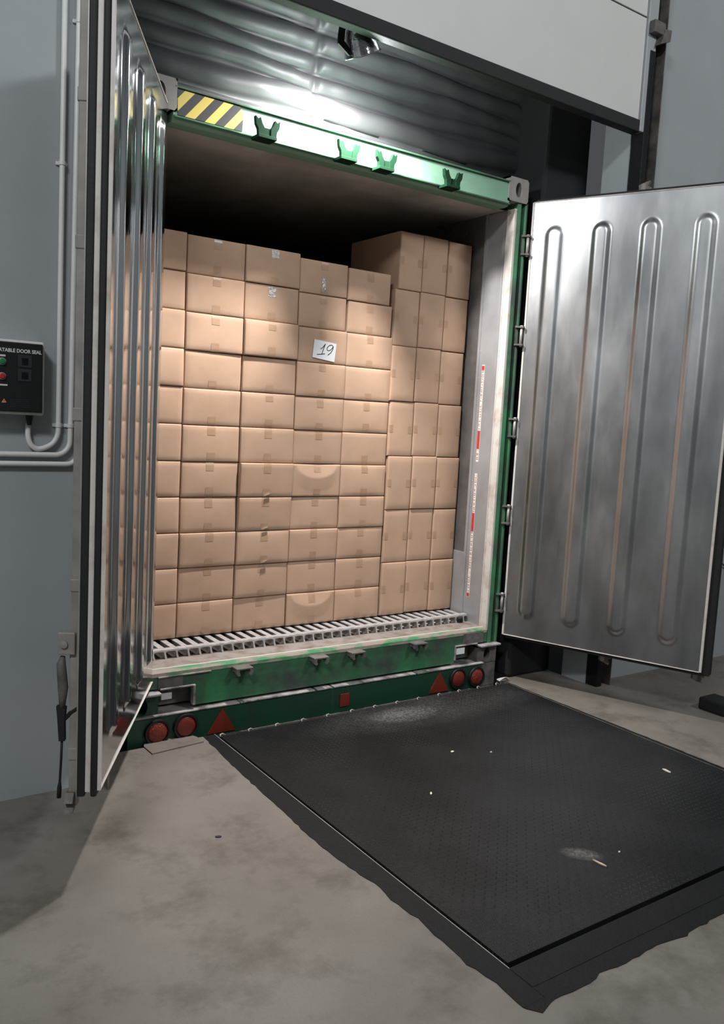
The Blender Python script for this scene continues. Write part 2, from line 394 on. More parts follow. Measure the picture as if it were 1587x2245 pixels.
# ------------------------------------------------------------------ trailer
T = thing('trailer_chassis', 'dark green trailer rear beam with round red lights under the container', 'trailer', (0, 0.3, -1.3))
bm = bmesh.new()
box(bm, (-1.215, -0.02, -0.022), (1.20, 0.03, 0.128), 0.004); obj('bumper_beam', bm, M_greend, T)
bm = bmesh.new()
lx = [-1.20, -0.63, -0.60, -0.10, -0.075, 0.02, 0.55, 0.57, 1.10]
for a, b_ in ((-1.2, -0.62), (-0.615, -0.16), (-0.145, -0.05), (-0.035, 0.50), (0.505, 0.55), (0.56, 1.10)):
    box(bm, (a, -0.028, 0.128), (b_, 0.10, 0.136), 0.002)
obj('ledge', bm, M_ledge, T)
bm = bmesh.new(); box(bm, (-1.1, 0.10, -0.5), (1.1, 4, 0.118)); box(bm, (-1.0, 0.3, -1.3), (-0.7, 0.9, -0.5)); box(bm, (0.7, 0.3, -1.3), (1.0, 0.9, -0.5)); obj('chassis_frame', bm, M_blkm, T)
bm = bmesh.new(); box(bm, (-1.215, -0.026, -0.032), (1.20, -0.0, -0.023)); obj('lower_lip', bm, M_dirty, T)
for x, z, m_ in ((-1.066, 0.052, M_red), (-0.918, 0.058, M_redd), (0.886, 0.058, M_redd), (1.041, 0.050, M_red)):
    bm = bmesh.new(); lathe(bm, [(0.0001, -0.002), (0.062, -0.002), (0.066, 0.008), (0.064, 0.018), (0.054, 0.018), (0.051, 0.006), (0.0001, 0.006)], (x, -0.02, z), (0, -1, 0), 32)
    rg = obj('tail_lamp', bm, M_blk, T, smooth=False)
    bm = bmesh.new(); lathe(bm, [(0.052, 0.004), (0.052, 0.012), (0.045, 0.017), (0.025, 0.021), (0.0001, 0.022)], (x, -0.02, z), (0, -1, 0), 32)
    obj('lens', bm, m_, rg, smooth=True)
for x in (-0.718, 0.738):
    bm = bmesh.new(); prism(bm, [(x-0.078, -0.008), (x+0.078, -0.008), (x, 0.122)], -0.027, -0.0195, 'y'); obj('triangle_reflector', bm, M_redd, T)
bm = bmesh.new(); box(bm, (1.085, -0.0225, -0.020), (1.202, -0.019, 0.127), 0.001); obj('worn_end', bm, M_dirty, T)
bm = bmesh.new(); box(bm, (0.010, -0.027, 0.010), (0.075, -0.0195, 0.085), 0.002); obj('rectangular_reflector', bm, M_redd, T)

# ------------------------------------------------------------------ refrigerated container
K = thing('refrigerated_container', 'green refrigerated container with open steel doors backed into the dock', 'container', (0, 3.0, 0.12))
XI = 1.132   # inner half width
# shell
bm = bmesh.new()
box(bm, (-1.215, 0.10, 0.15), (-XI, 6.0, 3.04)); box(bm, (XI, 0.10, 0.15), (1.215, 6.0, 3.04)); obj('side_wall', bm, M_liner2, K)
bm = bmesh.new()
def ceil(u, v):
    x = -XI + 2*XI*u; y = 0.09 + 5.9*v
    return (x, y, 2.948 + 0.012*math.sin(y*2.0+0.5) + 0.006*math.sin(x*5))
grid(bm, 20, 60, ceil); box(bm, (-1.215, 0.09, 2.99), (1.215, 6.0, 3.05)); obj('ceiling_lining', bm, M_ceil, K, smooth=False)
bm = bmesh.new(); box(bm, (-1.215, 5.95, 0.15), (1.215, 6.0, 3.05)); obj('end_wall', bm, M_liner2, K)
bm = bmesh.new(); box(bm, (-1.2, 0.13, 0.135), (1.2, 6.0, 0.31)); obj('floor_base', bm, M_blkm, K)
# frame liner next to the opening (right and left), kick plate
for s in (1, -1):
    T_ = (lambda p, s=s: (p[0]*s, p[1], p[2]))
    bm = bmesh.new(); box(bm, (XI-0.008, 0.085, 0.335), (XI+0.02, 0.262, 2.95), 0.003, T_); obj('jamb_liner', bm, M_liner, K)
    bm = bmesh.new(); box(bm, (XI-0.014, 0.232, 0.335), (XI-0.006, 0.243, 2.95), 0.0, T_)
    for k in range(16): lathe(bm, [(0.006, 0), (0.004, 0.003), (0.0001, 0.004)], T_((XI-0.006, 0.226, 0.45+k*0.165)), (-s, 0, 0), 8)
    obj('liner_seam', bm, M_liner, K)
    bm = bmesh.new(); box(bm, (XI-0.006, 0.262, 0.335), (XI+0.01, 5.9, 0.80), 0.002, T_); obj('kick_plate', bm, M_liner, K)
    bm = bmesh.new(); box(bm, (XI-0.012, 0.002, 0.335), (XI+0.02, 0.066, 2.95), 0.003, T_); box(bm, (XI-0.016, 0.052, 0.335), (XI-0.010, 0.060, 2.95), 0, T_)
    obj('gasket_frame', bm, M_trim, K)
    bm = bmesh.new(); box(bm, (XI-0.008, 0.066, 0.335), (XI+0.02, 0.086, 2.95), 0, T_); obj('gasket_groove', bm, M_liner, K)
    # corner post
    bm = bmesh.new()
    prism(bm, [(XI+0.005, 0.0), (XI+0.030, -0.004), (XI+0.040, 0.0), (XI+0.046, 0.035), (XI+0.062, 0.035), (XI+0.068, 0.0), (1.212, -0.004), (1.218, 0.012), (1.238, 0.014), (1.238, 0.12), (XI+0.005, 0.12)], 0.25, 3.0, 'z', T_)
    obj('corner_post', bm, M_green, K)
# sticker strip on the right jamb (load line tape, worn print)
def strip(z0, z1, m_, name='sticker_strip', y0=0.180, y1=0.202, dx=0.0):
    bm = bmesh.new(); box(bm, (XI-0.0095-dx, y0, z0), (XI-0.0075, y1, z1)); return obj(name, bm, m_, K)
st = strip(1.40, 2.018, M_sticker); s2 = strip(0.515, 1.325, M_sticker)
for par, zr in ((st, (1.415, 1.975)), (s2, (0.54, 1.31))):
    bm = bmesh.new(); z = zr[0]
    while z < zr[1]:
        h = random.uniform(0.012, 0.026); a = 0.184+random.uniform(0, 0.003); c = 0.199
        x = XI-0.0102
        for q in ((a, z, a+0.003, z+h), (c-0.003, z, c, z+h*random.choice((1, 0.5))), (a, z, c, z+0.004), (a, z+h-0.004, c, z+h)):
            if random.random() < 0.85: box(bm, (x, q[0], q[1]), (x+0.001, q[2], q[3]))
        z += h+random.uniform(0.008, 0.016)
    obj('worn_print', bm, M_orange, par)
for par, a, c in ((st, 1.485, 1.600), (st, 1.985, 2.012), (s2, 0.950, 1.068), (s2, 0.520, 0.540)):
    bm = bmesh.new(); box(bm, (XI-0.0112, 0.181, a), (XI-0.009, 0.201, c)); obj('red_mark', bm, M_redb, par)
# header
bm = bmesh.new()
prism(bm, [(0.0, 3.095), (-0.004, 2.97), (0.004, 2.952), (0.03, 2.945), (0.12, 2.95), (0.12, 3.10), (0.01, 3.10)], -1.06, 1.06, 'x')
obj('header_beam', bm, M_greeng, K)
bm = bmesh.new(); box(bm, (-1.06, -0.012, 3.088), (1.06, 0.01, 3.098), 0.002); box(bm, (-1.06, -0.016, 2.957), (1.06, 0.0, 2.967), 0.003); obj('header_lip', bm, M_green, K)
bm = bmesh.new(); prism(bm, [(-1.040, 2.972), (-0.715, 2.972), (-0.712, 3.045), (-0.728, 3.082), (-1.044, 3.084)], -0.0075, -0.001, 'y'); obj('hazard_tape', bm, M_haz, K)
# upper cam keepers: two-horned forks on the header
def keeper_top(x):
    bm = bmesh.new()
    for s in (-1, 1):
        pts = [(x+s*0.018, 2.945), (x+s*0.046, 2.945), (x+s*0.050, 2.985), (x+s*0.062, 3.005), (x+s*0.066, 3.040), (x+s*0.052, 3.028), (x+s*0.040, 3.038), (x+s*0.030, 3.012), (x+s*0.018, 2.995)]
        prism(bm, pts, -0.075, -0.052, 'y')
    box(bm, (x-0.03, -0.072, 2.962), (x+0.03, -0.055, 2.995)); box(bm, (x-0.05, -0.078, 2.946), (x+0.05, 0.0, 2.962), 0.002)
    return obj('cam_keeper', bm, M_greenk, K)
for x in (-0.612, -0.141, 0.098, 0.560): keeper_top(x)
# sill
bm = bmesh.new()
prism(bm, [(0.0, 0.335), (0.008, 0.348), (0.022, 0.351), (0.10, 0.351), (0.10, 0.262), (0.0, 0.262)], -XI, XI, 'x')
prism(bm, [(0.0, 0.262), (0.10, 0.262), (0.10, 0.150), (0.004, 0.150)], -0.865, 0.87, 'x')
obj('sill_beam', bm, M_green, K)
bm = bmesh.new(); prism(bm, [(-0.0035, 0.322), (-0.002, 0.340), (0.008, 0.3515), (0.024, 0.3535), (0.024, 0.350), (0.0, 0.33)], -XI+0.003, XI-0.003, 'x'); obj('sill_edge', bm, M_greens, K)
bm = bmesh.new(); box(bm, (-XI, 0.022, 0.335), (XI, 0.200, 0.3525), 0.002); obj('threshold_plate', bm, M_sill, K)
bm = bmesh.new(); tube(bm, [(-XI, 0.028, 0.354), (XI, 0.028, 0.354)], 0.0035, 8); obj('threshold_bead', bm, M_trim, K)
bm = bmesh.new()
box(bm, (-1.05, 0.075, 0.15), (-0.865, 0.10, 0.262)); obj('pocket_back', bm, M_dirty, K)
bm = bmesh.new(); box(bm, (0.87, 0.075, 0.15), (1.05, 0.10, 0.262)); obj('pocket_back', bm, M_dirty, K)
bm = bmesh.new()
box(bm, (-0.880, -0.020, 0.158), (-0.866, 0.01, 0.262), 0.002); box(bm, (-1.05, -0.016, 0.256), (-0.866, 0.0, 0.264), 0.002)
box(bm, (0.868, -0.006, 0.17), (0.878, 0.01, 0.262), 0.002); box(bm, (0.868, -0.012, 0.256), (1.05, 0.0, 0.264), 0.002); obj('pocket_rim', bm, M_ledge, K)
bm = bmesh.new(); box(bm, (-1.040, 0.0, 0.202), (-0.985, 0.012, 0.234), 0.001); obj('marker_plate', bm, M_white, K)
bm = bmesh.new(); box(bm, (0.882, 0.0, 0.203), (0.952, 0.012, 0.243), 0.001); obj('marker_plate', bm, mat('daylit_marker', (0.95, 0.95, 0.95), 0.4), K)['label'] = 'bright white marker plate in the sill pocket'  # whiter than the left plate: daylight in this pocket put into its colour
bm = bmesh.new(); box(bm, (-1.06, -0.004, 0.262), (-0.93, 0.0, 0.318)); box(bm, (0.93, -0.004, 0.262), (1.1, 0.0, 0.332)); obj('worn_patch', bm, M_dirty, K)
bm = bmesh.new(); box(bm, (-1.06, -0.012, 0.318), (-0.78, 0.0, 0.323)); obj('weld_strip', bm, M_ledge, K)
def keeper_bottom(x):
    bm = bmesh.new()
    box(bm, (x-0.048, -0.062, 0.318), (x+0.048, 0.0, 0.328), 0.003)
    for s in (-1, 1):
        prism(bm, [(x+s*0.048, 0.322), (x+s*0.048, 0.298), (x+s*0.036, 0.286), (x+s*0.024, 0.292), (x+s*0.030, 0.308), (x+s*0.028, 0.322)], -0.062, -0.040, 'y')
        box(bm, (x+s*0.036-0.006, -0.05, 0.300), (x+s*0.036+0.006, 0.0, 0.322))
    return obj('cam_keeper', bm, M_dirty, K)
for x in (-0.615, -0.149, 0.099, 0.551): keeper_bottom(x)
# corner castings with an oval hole in the face
def casting(cx, z0, z1, ov=(0.026, 0.043), name='corner_casting', m_=None, y0=-0.006):
    bm = bmesh.new(); hw = 0.081; hh = (z1-z0)/2; cz = (z0+z1)/2; n = 32
    outer, inner, deep = [], [], []
    for i in range(n):
        a = 2*math.pi*i/n; ca, sa = math.cos(a), math.sin(a); k = min(hw/abs(ca) if abs(ca) > 1e-6 else 9, hh/abs(sa) if abs(sa) > 1e-6 else 9)
        outer.append(bm.verts.new((cx+ca*k, y0, cz+sa*k))); inner.append(bm.verts.new((cx+ca*ov[0], y0, cz+sa*ov[1])))
        deep.append(bm.verts.new((cx+ca*ov[0], y0+0.09, cz+sa*ov[1])))
    for i in range(n):
        j = (i+1) % n
        bm.faces.new([outer[i], outer[j], inner[j], inner[i]]); bm.faces.new([inner[i], inner[j], deep[j], deep[i]])
    bm.faces.new(deep)
    box(bm, (cx-hw, y0+0.0005, z0), (cx-hw+0.03, 0.17, z1)); box(bm, (cx+hw-0.03, y0+0.0005, z0), (cx+hw, 0.17, z1))
    box(bm, (cx-hw, y0+0.0005, z0), (cx+hw, 0.17, z0+0.012)); box(bm, (cx-hw, y0+0.0005, z1-0.012), (cx+hw, 0.17, z1))
    return obj(name, bm, m_ or M_dirty, K)
for s in (-1, 1):
    c = casting(s*1.138, 0.122, 0.240, m_=M_greend if s < 0 else M_dirty)
    bm = bmesh.new(); box(bm, (s*1.138-0.084, -0.045, 0.240), (s*1.138+0.084, 0.02, 0.252), 0.003); obj('top_plate', bm, M_ledge, c)
    casting(s*1.128, 2.985, 3.125, m_=M_outer, y0=-0.012)

# T-bar floor
bm = bmesh.new(); N = 35; pitch = 0.0637; zt = 0.397
for k in range(N):
    x = (k-(N-1)/2)*pitch
    box(bm, (x-0.0158, 0.212, zt-0.006), (x+0.0158, 3.2, zt))
    prism(bm, [(x-0.0135, 0.353), (x+0.0135, 0.353), (x+0.004, 0.360), (x+0.0035, zt-0.004), (x-0.0035, zt-0.004), (x-0.004, 0.360)], 0.196, 3.2, 'y')
obj('tee_floor', bm, M_alu, K)
bm = bmesh.new()
for k in range(N):
    x = (k-(N-1)/2)*pitch
    prism(bm, [(x+0.002, 0.353), (x+0.013, 0.353), (x+0.0065, 0.372), (x+0.0045, 0.387), (x+0.009, 0.392), (x+pitch/2+0.0005, 0.393), (x+pitch/2, 0.400), (x-pitch/2, 0.400), (x-pitch/2-0.0005, 0.393), (x-0.010, 0.392), (x-0.005, 0.387), (x-0.002, 0.37)], 0.176, 0.190, 'y')
    for q in range(3):
        a = x-pitch/2+pitch*q/3
        h = random.uniform(0, 0.003)
        box(bm, (a, 0.178, 0.398), (a+pitch/3, 0.214, 0.402+h), 0.001)
obj('floor_nosing', bm, M_alu, K)
bm = bmesh.new(); box(bm, (-XI, 0.40, 0.353), (XI, 0.44, 0.390)); box(bm, (-XI, 0.2005, 0.335), (XI, 5.9, 0.3525)); obj('floor_gap_shade', bm, M_blkm, K)  # black bar and sheet added in place of shade between the tees
for x in (1.045, -1.065):
    bm = bmesh.new()
    for i in range(5):
        a = i*1.3; lathe(bm, [(0.0001, -0.012), (0.010, -0.008), (0.014, 0), (0.009, 0.009), (0.0001, 0.012)], (x+0.014*math.cos(a), 0.170+0.006*math.sin(a), 0.369+0.004*i), (math.cos(a), 0.3, math.sin(a)), 10)
    obj('drain_plug', bm, M_rub, K)

# ---- doors, built in local (s along the door, t outwards through its thickness, z)
def make_door(side, hinge, free, z0, z1, ribs, rib_z, m_skin):
    h = Vector((*hinge, 0)); e = Vector((free[0]-hinge[0], free[1]-hinge[1], 0)); Wd = e.length; e.normalize()
    n = Vector((e.y, -e.x, 0)) if side < 0 else Vector((-e.y, e.x, 0))
    # the inner face looks to the container side; t grows away from it
    if side < 0 and n.x > 0: n = -n
    if side > 0 and n.x < 0: n = -n
    F = lambda p: h + e*p[0] + n*p[1] + Vector((0, 0, p[2]))
    bm = bmesh.new(); box(bm, (0.004, 0.008, z0+0.004), (Wd-0.004, 0.082, z1-0.004), 0.003, F)
    door = obj('container_door', bm, M_green if side > 0 else M_galv, K)
    # ribbed skin
    ss = set([0.0, Wd]); 
    for c in ribs:
        for k in range(-9, 10): ss.add(c+k*0.0085)
    ss = sorted(x for x in ss if 0 <= x <= Wd)
    za, zb = rib_z
    zs = [z0, z0+0.06] + [za-0.02+0.01*i for i in range(16)] + [za+0.16+(zb-za-0.32)*i/20 for i in range(21)] + [zb-0.13+0.01*i for i in range(16)] + [z1-0.04, z1]
    zs = sorted(set(zs))
    def H(s, z):
        hgt = 0
        for c in ribs:
            zz = min(max(z, za+0.062), zb-0.062); d = math.hypot(s-c, z-zz)
            t = min(max((0.062-d)/0.034, 0), 1); hgt = max(hgt, t*t*(3-2*t))
        return (0.015 if side > 0 else 0.019)*hgt
    bm = bmesh.new()
    V = [[bm.verts.new(F((s, 0.006-H(s, z)+0.0012*math.sin(9*s+2.1*z)*math.sin(3.3*z), z))) for z in zs] for s in ss]
    for i in range(len(ss)-1):
        for j in range(len(zs)-1): bm.faces.new([V[i][j], V[i+1][j], V[i+1][j+1], V[i][j+1]])
    obj('inner_skin', bm, m_skin, door, smooth=True)
    # trims and gaskets round the edge
    bm = bmesh.new()
    box(bm, (Wd-0.004, 0.0, z0), (Wd+0.010, 0.013, z1), 0.002, F); box(bm, (0, 0.001, z0-0.002), (Wd, 0.010, z0+0.0025), 0.001, F)
    box(bm, (0, 0.002, z1-0.003), (Wd, 0.010, z1+0.003), 0.001, F)
    if side > 0: box(bm, (-0.008, 0.0, z0), (0.004, 0.010, z1), 0.0015, F)
    obj('edge_trim', bm, M_trim, door)
    g = 0.052 if side > 0 else 0.022
    for ta, tb in ((0.0145, 0.033), (0.054, 0.079)):
        bm = bmesh.new()
        box(bm, (Wd, ta, z0-0.018), (Wd+g, tb, z1+0.012), 0.005, F)
        box(bm, (0.01, ta, z0-0.022), (Wd+0.01, tb, z0+0.004), 0.004, F); box(bm, (0.01, ta, z1-0.004), (Wd+0.01, tb, z1+0.018), 0.004, F)
        obj('rubber_gasket', bm, M_rub, door)
    bm = bmesh.new(); box(bm, (Wd, 0.034, z0-0.004), (Wd+g-0.006, 0.053, z1), 0.003, F); obj('edge_strip', bm, M_trim, door)
    bm = bmesh.new(); box(bm, (0.0, 0.080, z0), (Wd+0.006, 0.086, z1), 0.001, F); obj('outer_skin', bm, M_green if side > 0 else M_galv, door)
    # two locking rods on the outer face
    for sr in ((Wd-0.035, Wd-0.58) if side > 0 else (Wd-0.035,)):
        bm = bmesh.new()
        if side > 0: tube(bm, [F((sr, 0.1015, z0-0.07)), F((sr, 0.1015, z1+0.07))], 0.0165, 14)
        else: box(bm, (sr-0.016, 0.086, z0-0.07), (sr+0.016, 0.1165, z1+0.07), 0.004, F)
        obj('locking_rod', bm, M_outer, door, smooth=side > 0)
        for zc in (z0+0.12, 1.02, 1.60, 2.16, 2.62, z1-0.06):
            bm = bmesh.new(); box(bm, (sr-0.028, 0.086, zc-0.022), (sr+0.019, 0.1205, zc+0.022), 0.003, F)
            obj('rod_bracket', bm, M_outer, door)
        for zc, q in ((z0-0.045, -1), (z1+0.045, 1)):
            bm = bmesh.new()
            poly = [(-0.022, -0.022*q), (0.03, -0.030*q), (0.052, 0.000), (0.026, 0.012*q), (0.040, 0.042*q), (0.010, 0.034*q), (-0.026, 0.020*q)]
            prism(bm, [(sr+a, zc+b_) for a, b_ in poly], 0.094, 0.122, 'y', F)
            obj('lock_cam', bm, M_dirty, door)
    if side < 0:
        sr = Wd-0.035
        bm = bmesh.new(); box(bm, (sr-0.01, 0.098, 0.78), (sr+0.03, 0.156, 0.858), 0.004, F); lathe(bm, [(0.013, 0), (0.013, 0.008), (0.0001, 0.010)], F((sr+0.03, 0.134, 0.818)), e, 14)
        box(bm, (sr-0.01, 0.10, 0.60), (sr+0.012, 0.120, 0.80), 0.003, F)
        hub = obj('handle_hub', bm, M_outer, door)
        bm = bmesh.new()
        tube(bm, [(sr+0.01, 0.142, 0.77), (sr+0.012, 0.147, 0.74), (sr+0.012, 0.140, 0.66), (sr+0.012, 0.142, 0.585)], [0.008, 0.016, 0.018, 0.010], 10, F)
        obj('handle_grip', bm, M_dirty, hub, smooth=True)
        bm = bmesh.new(); prism(bm, [(0.128, 0.590), (0.160, 0.594), (0.156, 0.555), (0.150, 0.470), (0.130, 0.470), (0.132, 0.54)], sr+0.0, sr+0.022, 'x', F)
        tube(bm, [(sr+0.012, 0.135, 0.545), (sr+0.012, 0.110, 0.572), (sr+0.012, 0.085, 0.590)], 0.008, 8, F)
        obj('handle_catch', bm, M_rub, hub)
        bm = bmesh.new(); tube(bm, [(sr+0.012, 0.141, 0.48), (sr+0.012, 0.143, 0.40), (sr+0.014, 0.146, 0.32), (sr+0.014, 0.147, 0.30), (sr+0.014, 0.148, 0.262)], [0.0045, 0.0045, 0.0045, 0.008, 0.008], 8, F); obj('strap', bm, M_rub, hub, smooth=True)
    # hinges: knuckles and pins between post and door
    for zc in (0.512, 1.08, 1.63, 2.197, 2.743):
        bm = bmesh.new()
        xh = side*1.222
        for dz in (-0.058, 0.050):
            prism(bm, [(side*1.190, -0.010), (side*1.190, 0.006), (side*1.235, 0.006), (side*1.247, -0.012), (side*1.238, -0.034), (side*1.222, -0.036), (side*1.208, -0.022)], zc+dz, zc+dz+0.010, 'z')
        box(bm, (side*1.192, 0.001, zc-0.062), (side*1.206, 0.007, zc+0.064))
        hg = obj('hinge', bm, M_dirty, K)
        bm = bmesh.new(); tube(bm, [(side*1.226, -0.018, zc-0.066), (side*1.226, -0.018, zc+0.066)], 0.009, 12); obj('hinge_pin', bm, M_galv, hg, smooth=True)
    return door, F, Wd
doorR, FR, WR = make_door(1, (1.252, -0.022), (1.715, -1.135), 0.302, 3.004, (0.144, 0.432, 0.716, 1.012), (0.424, 2.862), M_inoxr)
doorL, FL, WL = make_door(-1, (-1.083, 0.000), (-1.666, -1.043), 0.302, 3.012, (0.144, 0.432, 0.716, 1.0), (0.424, 2.905), M_inox)

# ------------------------------------------------------------------ cartons
def carton(name_lab, x0, x1, z0, z1, yf, depth=0.40, upright=False, yaw=0.0, bulge=0.004, crescent=False, tapes=(1, 1), shiny=(), loose=False, group=None, tilt=0.0, torn=False):
    g = 0.0016; x0 += g; x1 -= g; z1 -= 0.0022; z0 += 0.0006
    cx = (x0+x1)/2; wd = x1-x0; ht = z1-z0
    root = thing('cardboard_box', name_lab, 'box', (cx, yf+depth/2, z0), group)
    er = 0.0065
    cy, sy = math.cos(yaw), math.sin(yaw)
    def off(u, v):
        b_ = -bulge*(16*u*(1-u)*v*(1-v))**0.7
        def edge(t, L_):
            d = min(t, 1-t)*L_
            return er - math.sqrt(max(er*er-(er-d)**2, 0)) if d < er else 0
        b_ += edge(u, wd) + edge(v, ht)*0.8
        if crescent:       # the pushed-in top flap: above the arc the face leans back
            c = 1-((u-0.5)/0.42)**2
            vb = 1-0.42*max(c, 0)**0.5 if c > 0 else 1.0
            if v > vb: b_ += (v-vb)*ht*0.20 - 0.006*min(1, (1-abs(u-.5)*2)*2)
            else: b_ += -0.006*max(0, 1-(vb-v)*2.2)*min(1, (1-abs(u-.5)*2)*2)*(1 if c > 0 else 0)
        b_ += tilt*(v-0.5)*ht
        return b_
    def P(u, v, dy=0.0):
        lx = (u-0.5)*wd; y = yf + off(u, v) + dy
        return Vector((cx + lx*cy, y + lx*sy, z0 + v*ht))
    e0, e1 = er/wd, er/ht
    nu, nv = (36, 28) if crescent else (12, 8)
    us = [0, e0*0.3, e0] + [e0+(1-2*e0)*i/nu for i in range(1, nu)] + [1-e0, 1-e0*0.3, 1]
    vs = [0, e1*0.3, e1] + [e1+(1-2*e1)*i/nv for i in range(1, nv)] + [1-e1, 1-e1*0.3, 1]
    bm = bmesh.new(); V = grid(bm, 0, 0, lambda u, v: P(u, v), us=us, vs=vs)
    ring = [V[i][0] for i in range(len(us))] + [V[-1][j] for j in range(1, len(vs))] + [V[i][-1] for i in range(len(us)-2, -1, -1)] + [V[0][j] for j in range(len(vs)-2, 0, -1)]
    back = [bm.verts.new((v.co.x - sy*depth, yf+depth+(v.co.x-cx)*sy, v.co.z)) for v in ring]
    n = len(ring)
    for i in range(n): bm.faces.new([ring[i], ring[(i+1) % n], back[(i+1) % n], back[i]])
    bm.faces.new(back[::-1])
    o = obj('carton_body', bm, M_card, root)
    for p in o.data.polygons:
        if p.index < (len(us)-1)*(len(vs)-1): p.use_smooth = True
    # tape tabs folded down over the face
    tw = 0.046
    def patch(u0, u1, v0, v1, m_, lift=0.0009):
        bm = bmesh.new(); grid(bm, 5, 5, lambda a, b_: P(u0+(u1-u0)*a, v0+(v1-v0)*b_, -lift))
        bb = [bm.verts.new(P(u, v, 0.0005)) for u, v in ((u0, v0), (u1, v0), (u1, v1), (u0, v1))]; bm.faces.new(bb)
        return obj('packing_tape', bm, m_, root, smooth=True)
    lt = random.uniform(0.045, 0.062); lb = random.uniform(0.038, 0.055); jit = random.uniform(-0.015, 0.015)
    if not upright:
        c = 0.5+jit
        if tapes[0]:
            t = patch(c-tw/2/wd, c+tw/2/wd, 1-lt/ht, 1-e1*0.2, M_tapes if 't' in shiny else M_tape)
            if 't' in shiny: t['label'] = 'glinting clear tape'
        if tapes[1]:
            patch(c-tw/2/wd, c+tw/2/wd, e1*0.2, lb/ht, M_tapes if 'b' in shiny else M_tape)
        if 'm' in shiny:
            patch(c-0.012/wd-0.01, c+0.012/wd-0.01, 0.10, 0.52, M_tapes, 0.0016)
    else:
        c = 0.5+jit*0.4
        if tapes[0]: patch(e0*0.2, 0.030/wd, c-tw/2/ht, c+tw/2/ht, M_tape)
        if tapes[1]: patch(1-0.040/wd, 1-e0*0.2, c-tw/2/ht-0.01, c+tw/2/ht-0.01, M_tape)
    if loose:
        bm = bmesh.new(); q = P(0.5+jit, 0.03)
        grid(bm, 4, 2, lambda a, b_: (q.x-0.012+0.036*a, q.y-0.003-0.010*b_, q.z-0.003+0.014*a+0.004*b_))
        obj('loose_tape_end', bm, M_paper, root)
    return root, P

ZR = [0.403, 0.595, 0.786, 0.977, 1.169, 1.361, 1.556, 1.750, 1.946, 2.142, 2.338, 2.534]
XE = {'c0': (-1.120, -0.822), 'c1': (-0.820, -0.487), 'c2': (-0.485, -0.148), 'c3': (-0.146, 0.188), 'c4': (0.190, 0.524)}
colname = {'c0': 'column half hidden by the left door', 'c1': 'first full column right of the left door', 'c2': 'column left of the one marked 19',
           'c3': 'column holding the box marked 19', 'c4': 'column just left of the upright boxes'}
rowname = ['bottom carton', 'second carton up', 'third carton up', 'fourth carton up', 'fifth carton up', 'middle carton', 'fifth carton down', 'fourth carton down', 'third carton down', 'second carton down', 'top carton']
dz = {'c0': 0.006, 'c1': 0.001, 'c2': 0.002, 'c3': -0.004, 'c4': -0.006}
special = {}
for ck, (a, b_) in XE.items():
    for r in range(11):
        j = lambda s=0.004: random.uniform(-s, s)
        k = r/10.0
        za = ZR[r] + (dz[ck]*k if r else 0) ; zb = ZR[r+1] + dz[ck]*(r+1)/10.0
        if ck == 'c3' and r >= 9: zb -= 0.006*(r-8); za -= 0.006*(r-9)
        if ck == 'c4' and r >= 9: zb -= 0.010*(r-8); za -= 0.010*(r-9)
        xa, xb = a, b_
        if ck == 'c4' and r == 10: xa, xb = a-0.012, 0.482
        if ck == 'c4' and r == 9: xa, xb = a-0.004, 0.508
        if ck == 'c3' and r >= 9: xb -= 0.012; 
        if ck == 'c3' and r == 10: xa -= 0.004
        yf = 0.360 + j(0.006); kw = dict(yaw=j(0.008), bulge=random.uniform(0.002, 0.007), tilt=j(0.02))
        if ck == 'c2' and r in (4, 3): yf = 0.336 if r == 4 else 0.346; kw['loose'] = True; kw['tilt'] = -0.05
        if ck == 'c2' and r == 2: kw['loose'] = True; yf = 0.352
        if ck == 'c2' and r == 5: yf = 0.350
        if ck == 'c3' and r in (4, 0): kw['crescent'] = True; kw['yaw'] = 0.0
        if ck == 'c2' and r == 8: yf = 0.345
        if ck == 'c2' and r in (9, 10): kw['shiny'] = 't'
        if ck == 'c3' and r == 10: kw['shiny'] = 'm'
        if random.random() < 0.25: kw['tapes'] = (0, 1)
        if 'shiny' in kw or kw.get('crescent'): kw['tapes'] = (1, 1)
        if ck == 'c0': kw['tapes'] = (0, 0)
        lab = 'brown cardboard box, %s in the %s' % (rowname[r], colname[ck])
        if ck == 'c3' and r == 8: lab = 'brown cardboard box with a white sheet reading 19 on its front'; kw['tapes'] = (1, 0); kw['bulge'] = 0.003; yf = 0.357; kw['yaw'] = 0; kw['tilt'] = 0
        if ck == 'c3' and r == 4: lab = 'brown cardboard box with crescent crease, fifth up in the column marked 19'
        if ck == 'c3' and r == 0: lab = 'brown cardboard box with crescent crease, standing on the slatted floor'
        if ck == 'c2' and r == 10: lab = 'top cardboard box with glinting clear tape, left of the column marked 19'
        root, P = carton(lab, xa, xb, za, zb, yf, group='cartons lying flat in five columns', **kw)
        special[(ck, r)] = (root, P, xa, xb, za, zb)
# sheet of paper with 19 written by hand
root, P, xa, xb, za, zb = special[('c3', 8)]
bm = bmesh.new()
yp = 0.3512
cn = [(-0.050, 1.972), (0.100, 1.955), (0.110, 2.061), (-0.041, 2.075)]
prism(bm, cn, yp-0.0006, yp, 'y'); pl = obj('paper_label', bm, M_paper, root)
bm = bmesh.new()
def stroke(pts, w_=0.0042):
    for (x_a, z_a), (x_b, z_b) in zip(pts[:-1], pts[1:]):
        d = Vector((x_b-x_a, z_b-z_a)); L_ = max(d.length, 1e-6); nx, nz = -d.y/L_*w_/2, d.x/L_*w_/2
        prism(bm, [(x_a+nx, z_a+nz), (x_b+nx, z_b+nz), (x_b-nx, z_b-nz), (x_a-nx, z_a-nz)], yp-0.0012, yp-0.0004, 'y')
stroke([(0.003, 2.022), (0.018, 2.034), (0.034, 2.054), (0.024, 2.030), (0.012, 1.995)])
